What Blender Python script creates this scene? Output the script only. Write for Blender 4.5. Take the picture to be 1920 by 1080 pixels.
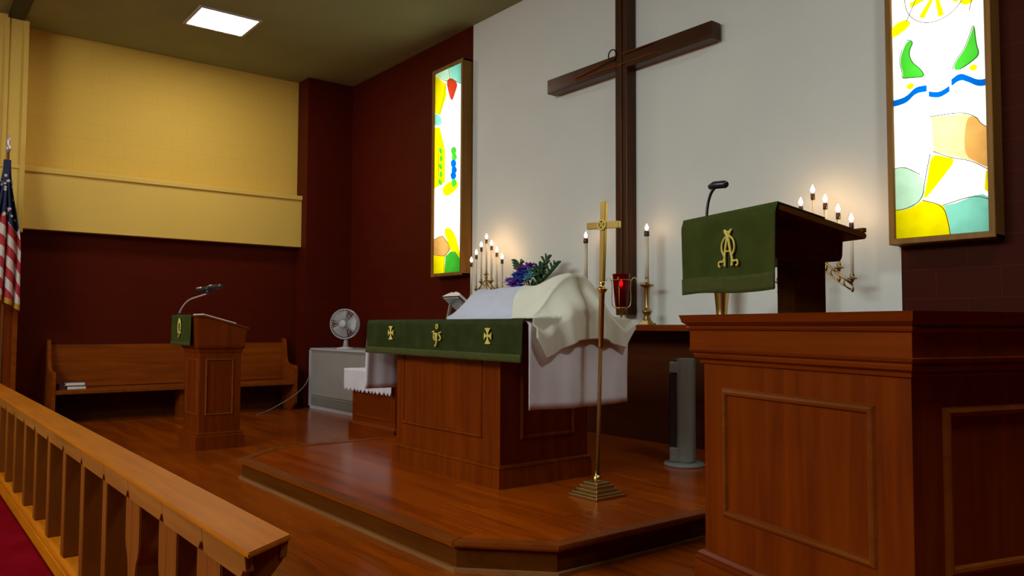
import bpy, bmesh, math, random
from mathutils import Vector, Matrix
random.seed(7)
for o in list(bpy.data.objects): bpy.data.objects.remove(o)
SC = bpy.context.scene
C = SC.collection
R = math.radians
PI = math.pi

# ------------------------------------------------------------------ camera
cam_d = bpy.data.cameras.new('camera'); cam = bpy.data.objects.new('camera', cam_d); C.objects.link(cam)
cam_d.sensor_width = 36; cam_d.lens = 36 * 1480.96 / 1920; cam_d.clip_start = .05
yaw, pit, rol = R(38.34548), R(2.78394), R(.22203)
fw = Vector((-math.cos(yaw) * math.cos(pit), math.sin(yaw) * math.cos(pit), math.sin(pit)))
rt = fw.cross(Vector((0, 0, 1))).normalized(); up = rt.cross(fw)
r2 = rt * math.cos(rol) + up * math.sin(rol); u2 = up * math.cos(rol) - rt * math.sin(rol)
m = Matrix((r2, u2, -fw)).transposed().to_4x4(); m.translation = (0, 0, 1.2)
cam.matrix_world = m
SC.camera = cam

# ------------------------------------------------------------------ world and exposure
SC.view_settings.view_transform = 'Standard'; SC.view_settings.look = 'None'
SC.view_settings.gamma = 1; SC.view_settings.exposure = 0
w = bpy.data.worlds.new('world'); SC.world = w; w.use_nodes = True
w.node_tree.nodes['Background'].inputs[0].default_value = (.02, .016, .012, 1)
w.node_tree.nodes['Background'].inputs[1].default_value = .3
PANEL_L = 38.0          # radiance of a ceiling light panel
def area(name, loc, size, power, col, rot=(0, 0, 0), sy=None):
    d = bpy.data.lights.new(name, 'AREA'); d.energy = power; d.color = col; d.size = size
    if sy: d.shape = 'RECTANGLE'; d.size_y = sy
    o = bpy.data.objects.new(name, d); C.objects.link(o); o.location = loc; o.rotation_euler = rot
    return o
# daylight and lamps of the nave, behind and left of the camera
area('nave_light', (-4.6, -4.7, 4.4), 5.0, 540, (.80, .93, 1), (R(30), 0, 0), 2.0)

# ------------------------------------------------------------------ materials
def mat(name, col, rough=.5, metal=0, spec=.5, build=None, **kw):
    mt = bpy.data.materials.new(name); mt.use_nodes = True
    nt = mt.node_tree; b = nt.nodes['Principled BSDF']
    b.inputs['Base Color'].default_value = (*col, 1); b.inputs['Roughness'].default_value = rough
    b.inputs['Metallic'].default_value = metal; b.inputs['Specular IOR Level'].default_value = spec
    if name in ('wood', 'painted_block', 'floorboards'): b.inputs['Specular Tint'].default_value = (1, .62, .36, 1)   # amber varnish
    for k, v in kw.items(): b.inputs[k.replace('_', ' ')].default_value = v
    if build: build(nt, b)
    return mt
def N(nt, t, **kw):
    n = nt.nodes.new(t)
    for k, v in kw.items():
        if k in n.inputs: n.inputs[k].default_value = v
        else: setattr(n, k, v)
    return n
def ramp(nt, pts):
    r = nt.nodes.new('ShaderNodeValToRGB'); e = r.color_ramp.elements
    e[0].position, e[0].color = pts[0][0], (*pts[0][1], 1); e[1].position, e[1].color = pts[-1][0], (*pts[-1][1], 1)
    for p, c in pts[1:-1]: x = e.new(p); x.color = (*c, 1)
    return r
def wood(dark, light, axis='Z', rough=.4, scale=1.0, spec=.25, coat=0):
    def f(nt, b):
        L = nt.links
        tc = N(nt, 'ShaderNodeTexCoord'); mp = N(nt, 'ShaderNodeMapping')
        s = {'X': (.9, 16, 16), 'Y': (16, .9, 16), 'Z': (16, 16, .9)}[axis]
        mp.inputs['Scale'].default_value = [v * scale for v in s]
        L.new(tc.outputs['Object'], mp.inputs[0])
        n = N(nt, 'ShaderNodeTexNoise', Scale=1.0, Detail=5.0, Roughness=.6, Distortion=.6); L.new(mp.outputs[0], n.inputs['Vector'])
        n2 = N(nt, 'ShaderNodeTexNoise', Scale=2.0, Detail=2.0); L.new(tc.outputs['Object'], n2.inputs['Vector'])
        mx = N(nt, 'ShaderNodeMath', operation='MULTIPLY_ADD'); L.new(n2.outputs[0], mx.inputs[0]); mx.inputs[1].default_value = .35; L.new(n.outputs[0], mx.inputs[2])
        r = ramp(nt, [(.45, dark), (.85, light)]); L.new(mx.outputs[0], r.inputs[0]); L.new(r.outputs[0], b.inputs['Base Color'])
        if coat: b.inputs['Coat Weight'].default_value = coat; b.inputs['Coat Roughness'].default_value = .12
    return mat('wood', light, rough, 0, spec, f)
def blocks(col, c2, mortar, bw, bh, axis, rough=.6, bump=.25):
    def f(nt, b):
        L = nt.links
        g = N(nt, 'ShaderNodeNewGeometry'); sp = N(nt, 'ShaderNodeSeparateXYZ'); L.new(g.outputs['Position'], sp.inputs[0])
        cb = N(nt, 'ShaderNodeCombineXYZ'); L.new(sp.outputs[1 if axis == 'X' else 0], cb.inputs[0]); L.new(sp.outputs[2], cb.inputs[1])
        br = N(nt, 'ShaderNodeTexBrick'); L.new(cb.outputs[0], br.inputs['Vector'])
        br.inputs['Color1'].default_value = (*col, 1); br.inputs['Color2'].default_value = (*c2, 1); br.inputs['Mortar'].default_value = (*mortar, 1)
        br.inputs['Scale'].default_value = 1; br.inputs['Brick Width'].default_value = bw; br.inputs['Row Height'].default_value = bh
        br.inputs['Mortar Size'].default_value = .006; br.inputs['Mortar Smooth'].default_value = .4
        L.new(br.outputs[0], b.inputs['Base Color'])
        n = N(nt, 'ShaderNodeTexNoise', Scale=60.0, Detail=3.0); L.new(g.outputs['Position'], n.inputs['Vector'])
        ad = N(nt, 'ShaderNodeMath', operation='MULTIPLY_ADD'); L.new(br.outputs[1], ad.inputs[0]); ad.inputs[1].default_value = -1; L.new(n.outputs[0], ad.inputs[2])
        bp = N(nt, 'ShaderNodeBump', Strength=bump, Distance=.004); L.new(ad.outputs[0], bp.inputs['Height']); L.new(bp.outputs[0], b.inputs['Normal'])
    return mat('painted_block', col, rough, spec=.15, build=f)
def noisy(name, a, c, rough=.8, scale=6.0, bump=0, bscale=200.0, spec=.3, **kw):
    def f(nt, b):
        L = nt.links; g = N(nt, 'ShaderNodeTexCoord')
        n = N(nt, 'ShaderNodeTexNoise', Scale=scale, Detail=4.0); L.new(g.outputs['Object'], n.inputs['Vector'])
        r = ramp(nt, [(.35, a), (.7, c)]); L.new(n.outputs[0], r.inputs[0]); L.new(r.outputs[0], b.inputs['Base Color'])
        if bump:
            n2 = N(nt, 'ShaderNodeTexNoise', Scale=bscale, Detail=2.0); L.new(g.outputs['Object'], n2.inputs['Vector'])
            bp = N(nt, 'ShaderNodeBump', Strength=bump, Distance=.003); L.new(n2.outputs[0], bp.inputs['Height']); L.new(bp.outputs[0], b.inputs['Normal'])
    return mat(name, a, rough, 0, spec, f, **kw)
def planks(d, l, rough):
    def f(nt, b):
        L = nt.links; g = N(nt, 'ShaderNodeNewGeometry')
        br = N(nt, 'ShaderNodeTexBrick'); L.new(g.outputs['Position'], br.inputs['Vector'])
        br.inputs['Color1'].default_value = (.1, .1, .1, 1); br.inputs['Color2'].default_value = (.9, .9, .9, 1); br.inputs['Mortar'].default_value = (0, 0, 0, 1)
        br.inputs['Scale'].default_value = 1; br.inputs['Brick Width'].default_value = 1.1; br.inputs['Row Height'].default_value = .085
        br.inputs['Mortar Size'].default_value = .0012; br.offset = .37
        mp = N(nt, 'ShaderNodeMapping'); mp.inputs['Scale'].default_value = (1.3, 14, 14); L.new(g.outputs['Position'], mp.inputs[0])
        n = N(nt, 'ShaderNodeTexNoise', Scale=1.0, Detail=5.0, Distortion=1.0); L.new(mp.outputs[0], n.inputs['Vector'])
        mx = N(nt, 'ShaderNodeMix', data_type='FLOAT'); mx.inputs[0].default_value = .3
        L.new(n.outputs[0], mx.inputs[2]); L.new(br.outputs[0], mx.inputs[3])
        r = ramp(nt, [(.2, (d[0] * .5, d[1] * .45, 0)), (.36, d), (.72, l)]); L.new(mx.outputs[0], r.inputs[0]); L.new(r.outputs[0], b.inputs['Base Color'])
        bp = N(nt, 'ShaderNodeBump', Strength=.06, Distance=.002); L.new(n.outputs[0], bp.inputs['Height']); L.new(bp.outputs[0], b.inputs['Normal'])
    return mat('floorboards', l, rough, 0, .38, f)
def emit(name, col, s):
    return mat(name, (0, 0, 0), .5, Emission_Color=(*col, 1), Emission_Strength=s)

M_floor = planks((.19, .029, .0003), (.32, .056, .0005), .2)
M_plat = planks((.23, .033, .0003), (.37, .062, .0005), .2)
M_wood = wood((.105, .013, .0003), (.18, .027, .0004), 'Z', .38)
M_woodx = wood((.105, .013, .0003), (.18, .027, .0004), 'X', .38)
M_woody = wood((.105, .013, .0003), (.18, .027, .0004), 'Y', .38)
M_trim = wood((.13, .026, .002), (.20, .045, .004), 'X', .35)
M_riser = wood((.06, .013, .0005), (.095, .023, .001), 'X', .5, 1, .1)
M_shoe = wood((.17, .07, .02), (.24, .10, .03), 'X', .4)
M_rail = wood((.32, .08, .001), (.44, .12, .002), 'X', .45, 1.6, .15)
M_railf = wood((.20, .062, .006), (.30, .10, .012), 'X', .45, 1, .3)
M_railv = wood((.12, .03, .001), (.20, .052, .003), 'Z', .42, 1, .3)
M_pew = wood((.13, .022, .0005), (.24, .045, .001), 'Y', .45, 1, .2)
M_darkwood = wood((.035, .014, .006), (.075, .028, .012), 'Z', .32)
M_darkwoodx = wood((.035, .014, .006), (.075, .028, .012), 'X', .32)
M_deskwood = wood((.06, .018, .003), (.11, .035, .005), 'Y', .35)
M_wains = wood((.04, .006, .0005), (.07, .012, .001), 'X', .55)
M_frame = wood((.18, .08, .015), (.28, .13, .025), 'Z', .4)
M_red = blocks((.075, .0055, .0012), (.07, .005, .001), (.062, .0045, .001), .4, .2, 'X', .55)
M_redy = blocks((.075, .0055, .0012), (.07, .005, .001), (.058, .0045, .001), .4, .2, 'Y', .55)
M_redshade = blocks((.042, .004, .0025), (.038, .0036, .002), (.055, .007, .005), .4, .2, 'Y', .6)  # slightly purpler red, with shade by the window box put into the colour
M_cream = blocks((.70, .43, .075), (.695, .425, .072), (.66, .40, .065), .4, .2, 'X', .6, .12)
M_creamp = noisy('cream_paint', (.70, .44, .078), (.73, .46, .083), .55, 2)
M_white = noisy('white_plaster', (.69, .685, .60), (.73, .725, .635), .8, 1.2, .15, 90)
M_ceil = noisy('ceiling_paint', (.28, .30, .15), (.32, .34, .17), .9, 1.5, .3, 60)
M_black = mat('black_paint', (.006, .005, .005), .5)
M_blackp = mat('black_plastic', (.012, .011, .012), .35)
M_carpet = noisy('red_upholstery', (.15, .002, .005), (.18, .003, .007), .95, 5, .6, 400, 0)
M_carpetf = noisy('red_carpet', (.13, .004, .008), (.16, .005, .011), 1, 5, .6, 400)
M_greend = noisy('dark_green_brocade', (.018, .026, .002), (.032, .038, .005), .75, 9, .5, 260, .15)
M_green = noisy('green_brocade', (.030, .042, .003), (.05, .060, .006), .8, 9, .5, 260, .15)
M_greenf = noisy('green_fringe', (.045, .05, .005), (.06, .065, .008), .85, 40, .6, 300)
M_gold = noisy('gold_thread', (.62, .48, .08), (.75, .62, .14), .45, 60, .4, 500)
M_brass = mat('brass', (.62, .42, .12), .28, 1)
M_brassd = mat('aged_brass', (.42, .27, .09), .38, 1)
M_linen = noisy('white_linen', (.52, .52, .58), (.57, .57, .63), .85, 5, .2, 500, Sheen_Weight=.2)
M_hang = noisy('heavy_white_linen', (.70, .64, .62), (.76, .70, .68), .85, 5, .2, 500, 0)
M_creamc = noisy('cream_cloth', (.68, .64, .48), (.74, .70, .54), .85, 4, .2, 500, Sheen_Weight=.2)
M_pink = noisy('pinkish_linen', (.62, .56, .56), (.68, .62, .62), .85, 4, .2, 500)  # slightly pinkish white cloth
M_metalw = noisy('grey_enamel', (.30, .27, .23), (.33, .30, .255), .5, 3)
M_grille = mat('grille_grey', (.2, .19, .17), .5)
M_plastic = mat('white_plastic', (.46, .43, .42), .4)
M_fanblade = mat('fan_blade', (.45, .43, .42), .3)
M_tower = mat('silver_grey_plastic', (.20, .20, .16), .4)
M_chrome = mat('chrome', (.62, .56, .58), .3, .5)
M_wax = mat('candle_wax', (.70, .62, .44), .5, Subsurface_Weight=.15, Subsurface_Scale=.02)
M_follow = mat('candle_follower', (.09, .035, .02), .35, .4)
M_flame = emit('flame', (1, .62, .32), 40)
M_redglass = mat('ruby_glass', (.28, .002, .006), .08, Transmission_Weight=.75, IOR=1.3)
M_ember = emit('ember', (1, .12, .06), 30)
M_paper = mat('paper', (.72, .64, .50), .8)
M_cover = mat('book_cover', (.05, .012, .01), .5)
M_leather = mat('silver_stand', (.35, .33, .30), .35, .6)
M_leaf = noisy('leaf', (.012, .05, .014), (.03, .09, .03), .5, 20)
M_purple = noisy('violet_petal', (.22, .04, .42), (.35, .08, .55), .6, 30)
M_bluep = noisy('blue_petal', (.05, .10, .50), (.10, .20, .65), .6, 30)
M_teal = noisy('teal_petal', (.10, .42, .42), (.25, .60, .55), .6, 30)
M_navy = mat('navy_cloth', (.008, .012, .05), .7)
M_fred = mat('flag_red', (.42, .015, .02), .7)
M_fwhite = mat('flag_white', (.62, .55, .45), .7)
M_pole = wood((.10, .04, .01), (.2, .08, .02), 'Z', .35)
M_fringe = noisy('gold_fringe', (.45, .22, .02), (.55, .28, .03), .7, 60)
M_panel = emit('light_diffuser', (.98, .97, .93), PANEL_L)
M_addpanel = emit('added_diffuser_right', (.86, .95, 1), PANEL_L * 1.5)  # glow of the unseen panel added at the right
M_panel2 = emit('light_diffuser_nave', (1, .98, .95), 12.0)
M_cord = mat('cord', (.22, .20, .18), .5)

# ------------------------------------------------------------------ mesh helpers
class MB:
    def __init__(s): s.bm = bmesh.new(); s.mi = 0
    def _m(s, fs):
        for f in fs: f.material_index = s.mi
    def box(s, x0, y0, z0, x1, y1, z1, bev=0, seg=2):
        r = bmesh.ops.create_cube(s.bm, size=1)
        for v in r['verts']:
            v.co = Vector(((x0 + x1) / 2 + v.co.x * (x1 - x0), (y0 + y1) / 2 + v.co.y * (y1 - y0), (z0 + z1) / 2 + v.co.z * (z1 - z0)))
        es = list({e for v in r['verts'] for e in v.link_edges}); fs = list({f for v in r['verts'] for f in v.link_faces})
        s._m(fs)
        if bev:
            q = bmesh.ops.bevel(s.bm, geom=es, offset=bev, segments=seg, affect='EDGES', profile=.5); s._m(q['faces'])
        return s
    def prism(s, pts, d0, d1, axis='Z', bev=0):
        # polygon in the plane normal to axis, extruded from d0 to d1
        def P(a, b, d): return {'Z': (a, b, d), 'Y': (a, d, b), 'X': (d, a, b)}[axis]
        A = [s.bm.verts.new(P(a, b, d0)) for a, b in pts]; B = [s.bm.verts.new(P(a, b, d1)) for a, b in pts]
        n = len(pts); fs = [s.bm.faces.new(A), s.bm.faces.new(B[::-1])]
        for i in range(n): fs.append(s.bm.faces.new((A[i], B[i], B[(i + 1) % n], A[(i + 1) % n])))
        s._m(fs); bmesh.ops.recalc_face_normals(s.bm, faces=fs)
        if bev:
            q = bmesh.ops.bevel(s.bm, geom=list({e for f in fs for e in f.edges}), offset=bev, segments=2, affect='EDGES'); s._m(q['faces'])
        return s
    def lathe(s, prof, c=(0, 0, 0), seg=24, axis='Z', sx=1, sy=1):
        rings = []
        for r, z in prof:
            ring = []
            for i in range(seg):
                a = 2 * PI * i / seg; x, y = r * math.cos(a) * sx, r * math.sin(a) * sy
                p = {'Z': (x, y, z), 'Y': (x, z, y), 'X': (z, x, y)}[axis]
                ring.append(s.bm.verts.new(Vector(p) + Vector(c)))
            rings.append(ring)
        fs = []
        for a, b in zip(rings, rings[1:]):
            for i in range(seg): fs.append(s.bm.faces.new((a[i], a[(i + 1) % seg], b[(i + 1) % seg], b[i])))
        fs.append(s.bm.faces.new(rings[0][::-1])); fs.append(s.bm.faces.new(rings[-1]))
        for f in fs[:-2]: f.smooth = True
        s._m(fs); bmesh.ops.recalc_face_normals(s.bm, faces=fs); return s
    def tube(s, pts, r, seg=8, closed=False, flat=None):
        pts = [Vector(p) for p in pts]; n = len(pts); rings = []
        rr = r if isinstance(r, (list, tuple)) else [r] * n
        ref = None
        for i, p in enumerate(pts):
            if closed: t = pts[(i + 1) % n] - pts[i - 1]
            else: t = pts[min(i + 1, n - 1)] - pts[max(i - 1, 0)]
            t.normalize()
            if ref is None:
                ref = Vector((0, 0, 1)) if abs(t.z) < .9 else Vector((1, 0, 0))
            u = (ref - t * ref.dot(t)).normalized(); v = t.cross(u); ref = u
            rings.append([s.bm.verts.new(p + (u * math.cos(2 * PI * k / seg) + v * math.sin(2 * PI * k / seg)) * rr[i]) for k in range(seg)])
        fs = []
        pr = list(zip(rings, rings[1:])) + ([(rings[-1], rings[0])] if closed else [])
        for a, b in pr:
            for k in range(seg):
                f = s.bm.faces.new((a[k], a[(k + 1) % seg], b[(k + 1) % seg], b[k])); f.smooth = True; fs.append(f)
        if not closed: fs.append(s.bm.faces.new(rings[0][::-1])); fs.append(s.bm.faces.new(rings[-1]))
        s._m(fs); bmesh.ops.recalc_face_normals(s.bm, faces=fs); return s
    def sphere(s, c, r, sx=1, sy=1, sz=1, u=12, v=8):
        q = bmesh.ops.create_uvsphere(s.bm, u_segments=u, v_segments=v, radius=r)
        for vv in q['verts']: vv.co = Vector((vv.co.x * sx, vv.co.y * sy, vv.co.z * sz)) + Vector(c)
        fs = {f for vv in q['verts'] for f in vv.link_faces}
        for f in fs: f.smooth = True
        s._m(fs); return s
    def grid(s, nu, nv, fn, smooth=True, mi=None):
        V = [[s.bm.verts.new(fn(i / nu, j / nv)) for j in range(nv + 1)] for i in range(nu + 1)]
        for i in range(nu):
            for j in range(nv):
                f = s.bm.faces.new((V[i][j], V[i + 1][j], V[i + 1][j + 1], V[i][j + 1])); f.smooth = smooth
                f.material_index = mi(i, j) if mi else s.mi
        return s
    def obj(s, name, mats, parent=None, loc=None, solid=0):
        me = bpy.data.meshes.new(name); s.bm.to_mesh(me); s.bm.free()
        for m_ in (mats if isinstance(mats, (list, tuple)) else [mats]): me.materials.append(m_)
        o = bpy.data.objects.new(name, me); C.objects.link(o)
        if parent: o.parent = parent
        if loc: o.location = loc
        if solid:
            md = o.modifiers.new('thickness', 'SOLIDIFY'); md.thickness = solid; md.offset = 0
        return o
def tag(o, label, cat, group=None):
    o['label'] = label; o['category'] = cat
    if group: o['group'] = group
    return o
def thing(name, label, cat, loc=(0, 0, 0), rz=0, group=None):
    o = bpy.data.objects.new(name, None); o.empty_display_size = .1; C.objects.link(o)
    o.location = loc; o.rotation_euler = (0, 0, rz); return tag(o, label, cat, group)
def struct(o): o['kind'] = 'structure'; return o
def clear_copy(o, parent=None):
    c = o.copy(); C.objects.link(c); c.parent = parent
    for ch in o.children: clear_copy(ch, c)
    return c
def chaikin(p, n=2, closed=True):
    for _ in range(n):
        q = []
        m_ = len(p); rng = range(m_) if closed else range(m_ - 1)
        if not closed: q.append(p[0])
        for i in rng:
            a, b = p[i], p[(i + 1) % m_]
            q += [tuple(x * .75 + y * .25 for x, y in zip(a, b)), tuple(x * .25 + y * .75 for x, y in zip(a, b))]
        if not closed: q.append(p[-1])
        p = q
    return p

# ------------------------------------------------------------------ room shell
X0, X1, YB, YN, ZC = -11.36, 1.8, 5.55, -7.0, 4.9
struct(MB().box(X0 - .2, .95, -.24, X1, YB + .2, 0).obj('floor', M_floor))
struct(MB().box(X0 - .2, YN, -.4, X1, .95, -.24).obj('floor_nave', M_carpetf))
struct(MB().box(X0 - .2, YN, ZC, X1, YB + .2, ZC + .15).obj('ceiling', M_ceil))
struct(MB().box(X0 - .2, YN, -.24, X0, YB, ZC).obj('wall_left', [M_cream]))
struct(MB().box(X0, 1.24, 0, X0 + .02, 4.82, 2.37).obj('wall_left_lower', M_red))
struct(MB().box(X0, 4.82, 0, -11.0, YB, ZC).obj('wall_left_pier', M_red))
struct(MB().box(X0, YB, 0, -7.8, YB + .2, ZC).obj('wall_back_red', M_redy))
struct(MB().box(-7.8, YB, 1.2, -2.63, YB + .2, ZC).obj('wall_back_white', M_white))
struct(MB().box(-7.8, YB, 0, -2.63, YB + .2, 1.2).obj('wall_back_lower', M_wains))
struct(MB().box(-2.63, YB, 0, X1, YB + .2, ZC).obj('wall_back_right', M_redshade))
struct(MB().box(X1, YN, -.24, X1 + .2, YB + .2, ZC).obj('wall_right', M_redy))
struct(MB().box(X0, YN - .2, -.24, X1, YN, ZC).obj('wall_nave', M_creamp))
# soffit running along the left wall
struct(MB().box(X0, 1.24, 2.37, -11.18, 4.82, 3.09).obj('trim_1', M_creamp))
struct(MB().box(X0, 1.24, 3.07, -11.155, 4.86, 3.135, .006).obj('trim_2', M_creamp))
# jamb of the chancel arch at the left: painted above, wood below
b = MB().box(X0, -.6, 2.3, -11.0, 1.235, ZC); struct(b.obj('wall_left_jamb', M_creamp))
b = MB().box(X0, -.6, -.24, -11.0, 1.215, 2.3); struct(b.obj('wall_left_jamb_lower', M_wood))
b = MB().box(-11.0, 1.19, 2.3, -10.98, 1.24, 4.86, .005); b.box(-11.0, 1.0, 3.1, -10.98, 1.04, 4.86, .005); b.box(-11.0, -.6, 3.06, -10.985, 1.19, 3.1, .004)
struct(b.obj('trim_3', M_creamp))
struct(MB().box(-11.0, 1.17, -.0, -10.98, 1.22, 2.3, .004).obj('trim_4', M_pew))
# dark beam across the ceiling at the arch
struct(MB().box(-11.0, 1.02, 4.86, X1, 1.19, ZC).obj('trim_5', M_black))
# dark baseboards
struct(MB().box(-11.34, 1.25, 0, -11.31, 4.81, .09).obj('baseboard_left', M_wains))
struct(MB().box(-10.98, YB - .02, 0, -7.8, YB, .09).obj('baseboard_back', M_wains))
# retable shelf along the back wall
struct(MB().box(-7.8, 5.14, 1.165, -2.63, YB, 1.22, .006).obj('trim_6', M_woodx))

# ------------------------------------------------------------------ altar platform
def poly_off(P, d):
    n = len(P); out = []
    for i in range(n):
        a, b, c = Vector(P[i - 1]), Vector(P[i]), Vector(P[(i + 1) % n])
        e1 = (b - a).normalized(); e2 = (c - b).normalized()
        n1 = Vector((e1.y, -e1.x)); n2 = Vector((e2.y, -e2.x))
        k = (n1 + n2); k = k / max(.3, (1 + n1.dot(n2)))
        out.append(tuple(b + k * d))
    return out
PL = [(-6.61, YB - .036), (-6.61, 2.63), (-6.23, 2.23), (-3.25, 2.23), (-2.89, 2.57), (-2.89, YB - .036)]   # counter-clockwise seen from above
plat = thing('altar_platform', 'glossy wooden platform with clipped corners that the altar stands on', 'platform', (0, 0, 0))
PLr = PL
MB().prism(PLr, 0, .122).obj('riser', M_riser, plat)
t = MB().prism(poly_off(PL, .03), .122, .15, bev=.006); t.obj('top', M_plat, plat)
o2 = poly_off(PL, .022); b = MB()
for i in range(5):
    a, c = o2[i], o2[i + 1]; a2, c2 = PL[i], PL[i + 1]
    if i in (0,): pass
    b.prism([a2, a, c, c2], 0, .02)
b.obj('shoe_moulding', M_shoe, plat)
b = MB(); o3 = poly_off(PL, .034); i3 = poly_off(PL, -.05)
for i in range(5): b.prism([i3[i], o3[i], o3[i + 1], i3[i + 1]], .13, .1535, bev=.004)
b.obj('nosing', M_trim, plat)

# ------------------------------------------------------------------ panel helpers for church furniture
def frame_on(b, w0, w1, z0, z1, put, t=.035, h=.014):
    """picture-frame moulding, put(u,z,d) maps frame coordinates to space (d = outward)"""
    prof = [(0, 0), (.25, .7), (.5, 1), (.8, .8), (1, 0)]
    outer = [(w0, z0), (w1, z0), (w1, z1), (w0, z1)]
    rings = []
    for f, d in prof:
        o = t * f
        rings.append([b.bm.verts.new(put(u, z, d * h)) for u, z in ((w0 + o, z0 + o), (w1 - o, z0 + o), (w1 - o, z1 - o), (w0 + o, z1 - o))])
    fs = []
    for r_a, r_b in zip(rings, rings[1:]):
        for k in range(4): fs.append(b.bm.faces.new((r_a[k], r_a[(k + 1) % 4], r_b[(k + 1) % 4], r_b[k])))
    bmesh.ops.recalc_face_normals(b.bm, faces=fs)
def ring_mould(b, x0, y0, x1, y1, prof):
    """moulding swept around a rectangle; prof = [(offset outward, z)]"""
    rings = [[b.bm.verts.new(p) for p in ((x0 - o, y0 - o, z), (x1 + o, y0 - o, z), (x1 + o, y1 + o, z), (x0 - o, y1 + o, z))] for o, z in prof]
    fs = []
    for a, c in zip(rings, rings[1:]):
        for k in range(4): fs.append(b.bm.faces.new((a[k], a[(k + 1) % 4], c[(k + 1) % 4], c[k])))
    bmesh.ops.recalc_face_normals(b.bm, faces=fs)

# ------------------------------------------------------------------ altar
al = thing('altar', 'panelled wooden altar standing on the platform under white and green cloths', 'altar', (-4.75, 3.5, .15))
AX, AY0, AY1 = .66, -.36, .42
MB().box(-AX, AY0, 0, AX, AY1, 1.03, .003).obj('body', M_wood, al)
b = MB(); ring_mould(b, -AX, AY0, AX, AY1, [(.0, 0), (.022, 0), (.022, .118), (.016, .122), (.022, .128), (.018, .142), (.008, .148), (0, .15)])
b.obj('plinth', M_wood, al)
b = MB()
frame_on(b, -.57, .47, .30, 1.02, lambda u, z, d: (u, AY0 - d, z), .03)
frame_on(b, AY0 + .17, AY1 - .12, .30, .95, lambda u, z, d: (AX + d, u, z), .03)
frame_on(b, AY0 + .17, AY1 - .12, .30, .95, lambda u, z, d: (-AX - d, u, z), .03)
b.obj('panel_moulding', M_wood, al)
MB().box(-1.01, -.42, 1.03, 1.01, .45, 1.083, .006).obj('tabletop', M_woodx, al)

# fair linen over the top and both ends
def wob(y, z, a, k=1.0):
    return a * (math.sin(y * 17 * k + .6) * .6 + math.sin(y * 31 * k + 2) * .4) * min(1, max(0, (1.235 - z) / .35))
def linen_fn(u, v):
    # u along x from left hem over the top to right hem, v across depth
    y0, y1 = 3.074, 3.95
    y = y0 + (y1 - y0) * v
    L1, L2, L3 = .55, 2.03, .55; s_ = u * (L1 + L2 + L3)
    if s_ < L1: z = 1.24 - (L1 - s_); x = -5.768 - .012 - abs(wob(y, z, .02)); return (x, y + (z - 1.24) * .03, z)
    if s_ < L1 + L2: return (-5.768 + (s_ - L1), y, 1.2405)
    z = 1.24 - (s_ - L1 - L2); x = -3.738 + .014 + wob(y, z, .014) + .004
    return (x, y + .0 * z, z + (.012 * math.sin(y * 5)) * (1.24 - z))
b = MB().grid(66, 30, linen_fn)
tag(b.obj('altar_linen', M_hang, solid=.004), 'plain white linen cloth over the altar top, hanging long at both ends', 'cloth')

# green frontal hanging over the front
fr = thing('altar_frontal', 'long green cloth with gold crosses hanging along the front of the altar', 'altar cloth', (-4.72, 3.05, 1.243))
def fold(u): return .006 * math.sin(u * 9.3) + .005 * math.sin(u * 17 + 1) + .003 * math.sin(u * 37)
def front_fn(u, v):
    x = -.995 + 1.985 * u; z = -.248 * v
    return (x, (fold(x) - .006) * v ** .7 - .012 * min(1, v * 12), z - .01 * v * u)
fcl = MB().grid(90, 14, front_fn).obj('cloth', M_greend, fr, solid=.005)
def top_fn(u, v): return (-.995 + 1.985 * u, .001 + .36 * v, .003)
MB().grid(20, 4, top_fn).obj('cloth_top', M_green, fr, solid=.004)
MB().grid(90, 3, lambda u, v: (-.995 + 1.985 * u, fold(-.995 + 1.985 * u) - .026, -.205 - .01 * u - .05 * v)).obj('fringe', M_greenf, fr, solid=.006)
def pattee(b, cx, cz, w, h, y, t=.004):
    b.mi = 0
    for ang in range(4):
        c_, s_ = math.cos(ang * PI / 2), math.sin(ang * PI / 2); L = (h if ang % 2 else w) / 2; wd = L * .62
        pts = [(.004, .004), (L * .55, wd * .35), (L, wd), (L * 1.03, 0), (L, -wd), (L * .55, -wd * .35), (.004, -.004)]
        b.prism([(cx + a * c_ - q * s_, cz + a * s_ + q * c_) for a, q in pts], y, y - t, 'Y')
    return b
b = MB()
for cx, cz in ((-.587, -.095), (.652, -.105)):
    b = MB(); pattee(b, cx, cz, .075, .10, -.028)
    b.sphere((cx, -.03, cz), .012, 1, .4, 1)
    b.obj('embroidered_cross', M_gold, fcl)
b = MB(); y = -.03
def st(b, pts, r=.006): b.tube([(a, y, c) for a, c in chaikin(pts, 2, False)], r, 6)
st(b, [(-.02, -.07), (-.024, -.11), (-.018, -.135)]); st(b, [(-.024, -.10), (-.005, -.085), (.002, -.10), (-.002, -.14)])
st(b, [(.016, -.085), (.018, -.12), (.012, -.165), (-.006, -.178)], .007)
b.tube([(.016 + .012 * math.cos(a * PI / 5), y, -.042 + .016 * math.sin(a * PI / 5)) for a in range(10)], .005, 6, True)
st(b, [(.068, -.08), (.046, -.085), (.044, -.10), (.064, -.113), (.062, -.133), (.044, -.137)])
st(b, [(-.028, -.075), (-.045, -.078)], .004)
b2 = b.obj('embroidered_monogram', M_gold, fcl); b2.location = (.04, 0, -.005)
b2['label'] = 'gold embroidered letters ihs with a small ring above'

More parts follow.
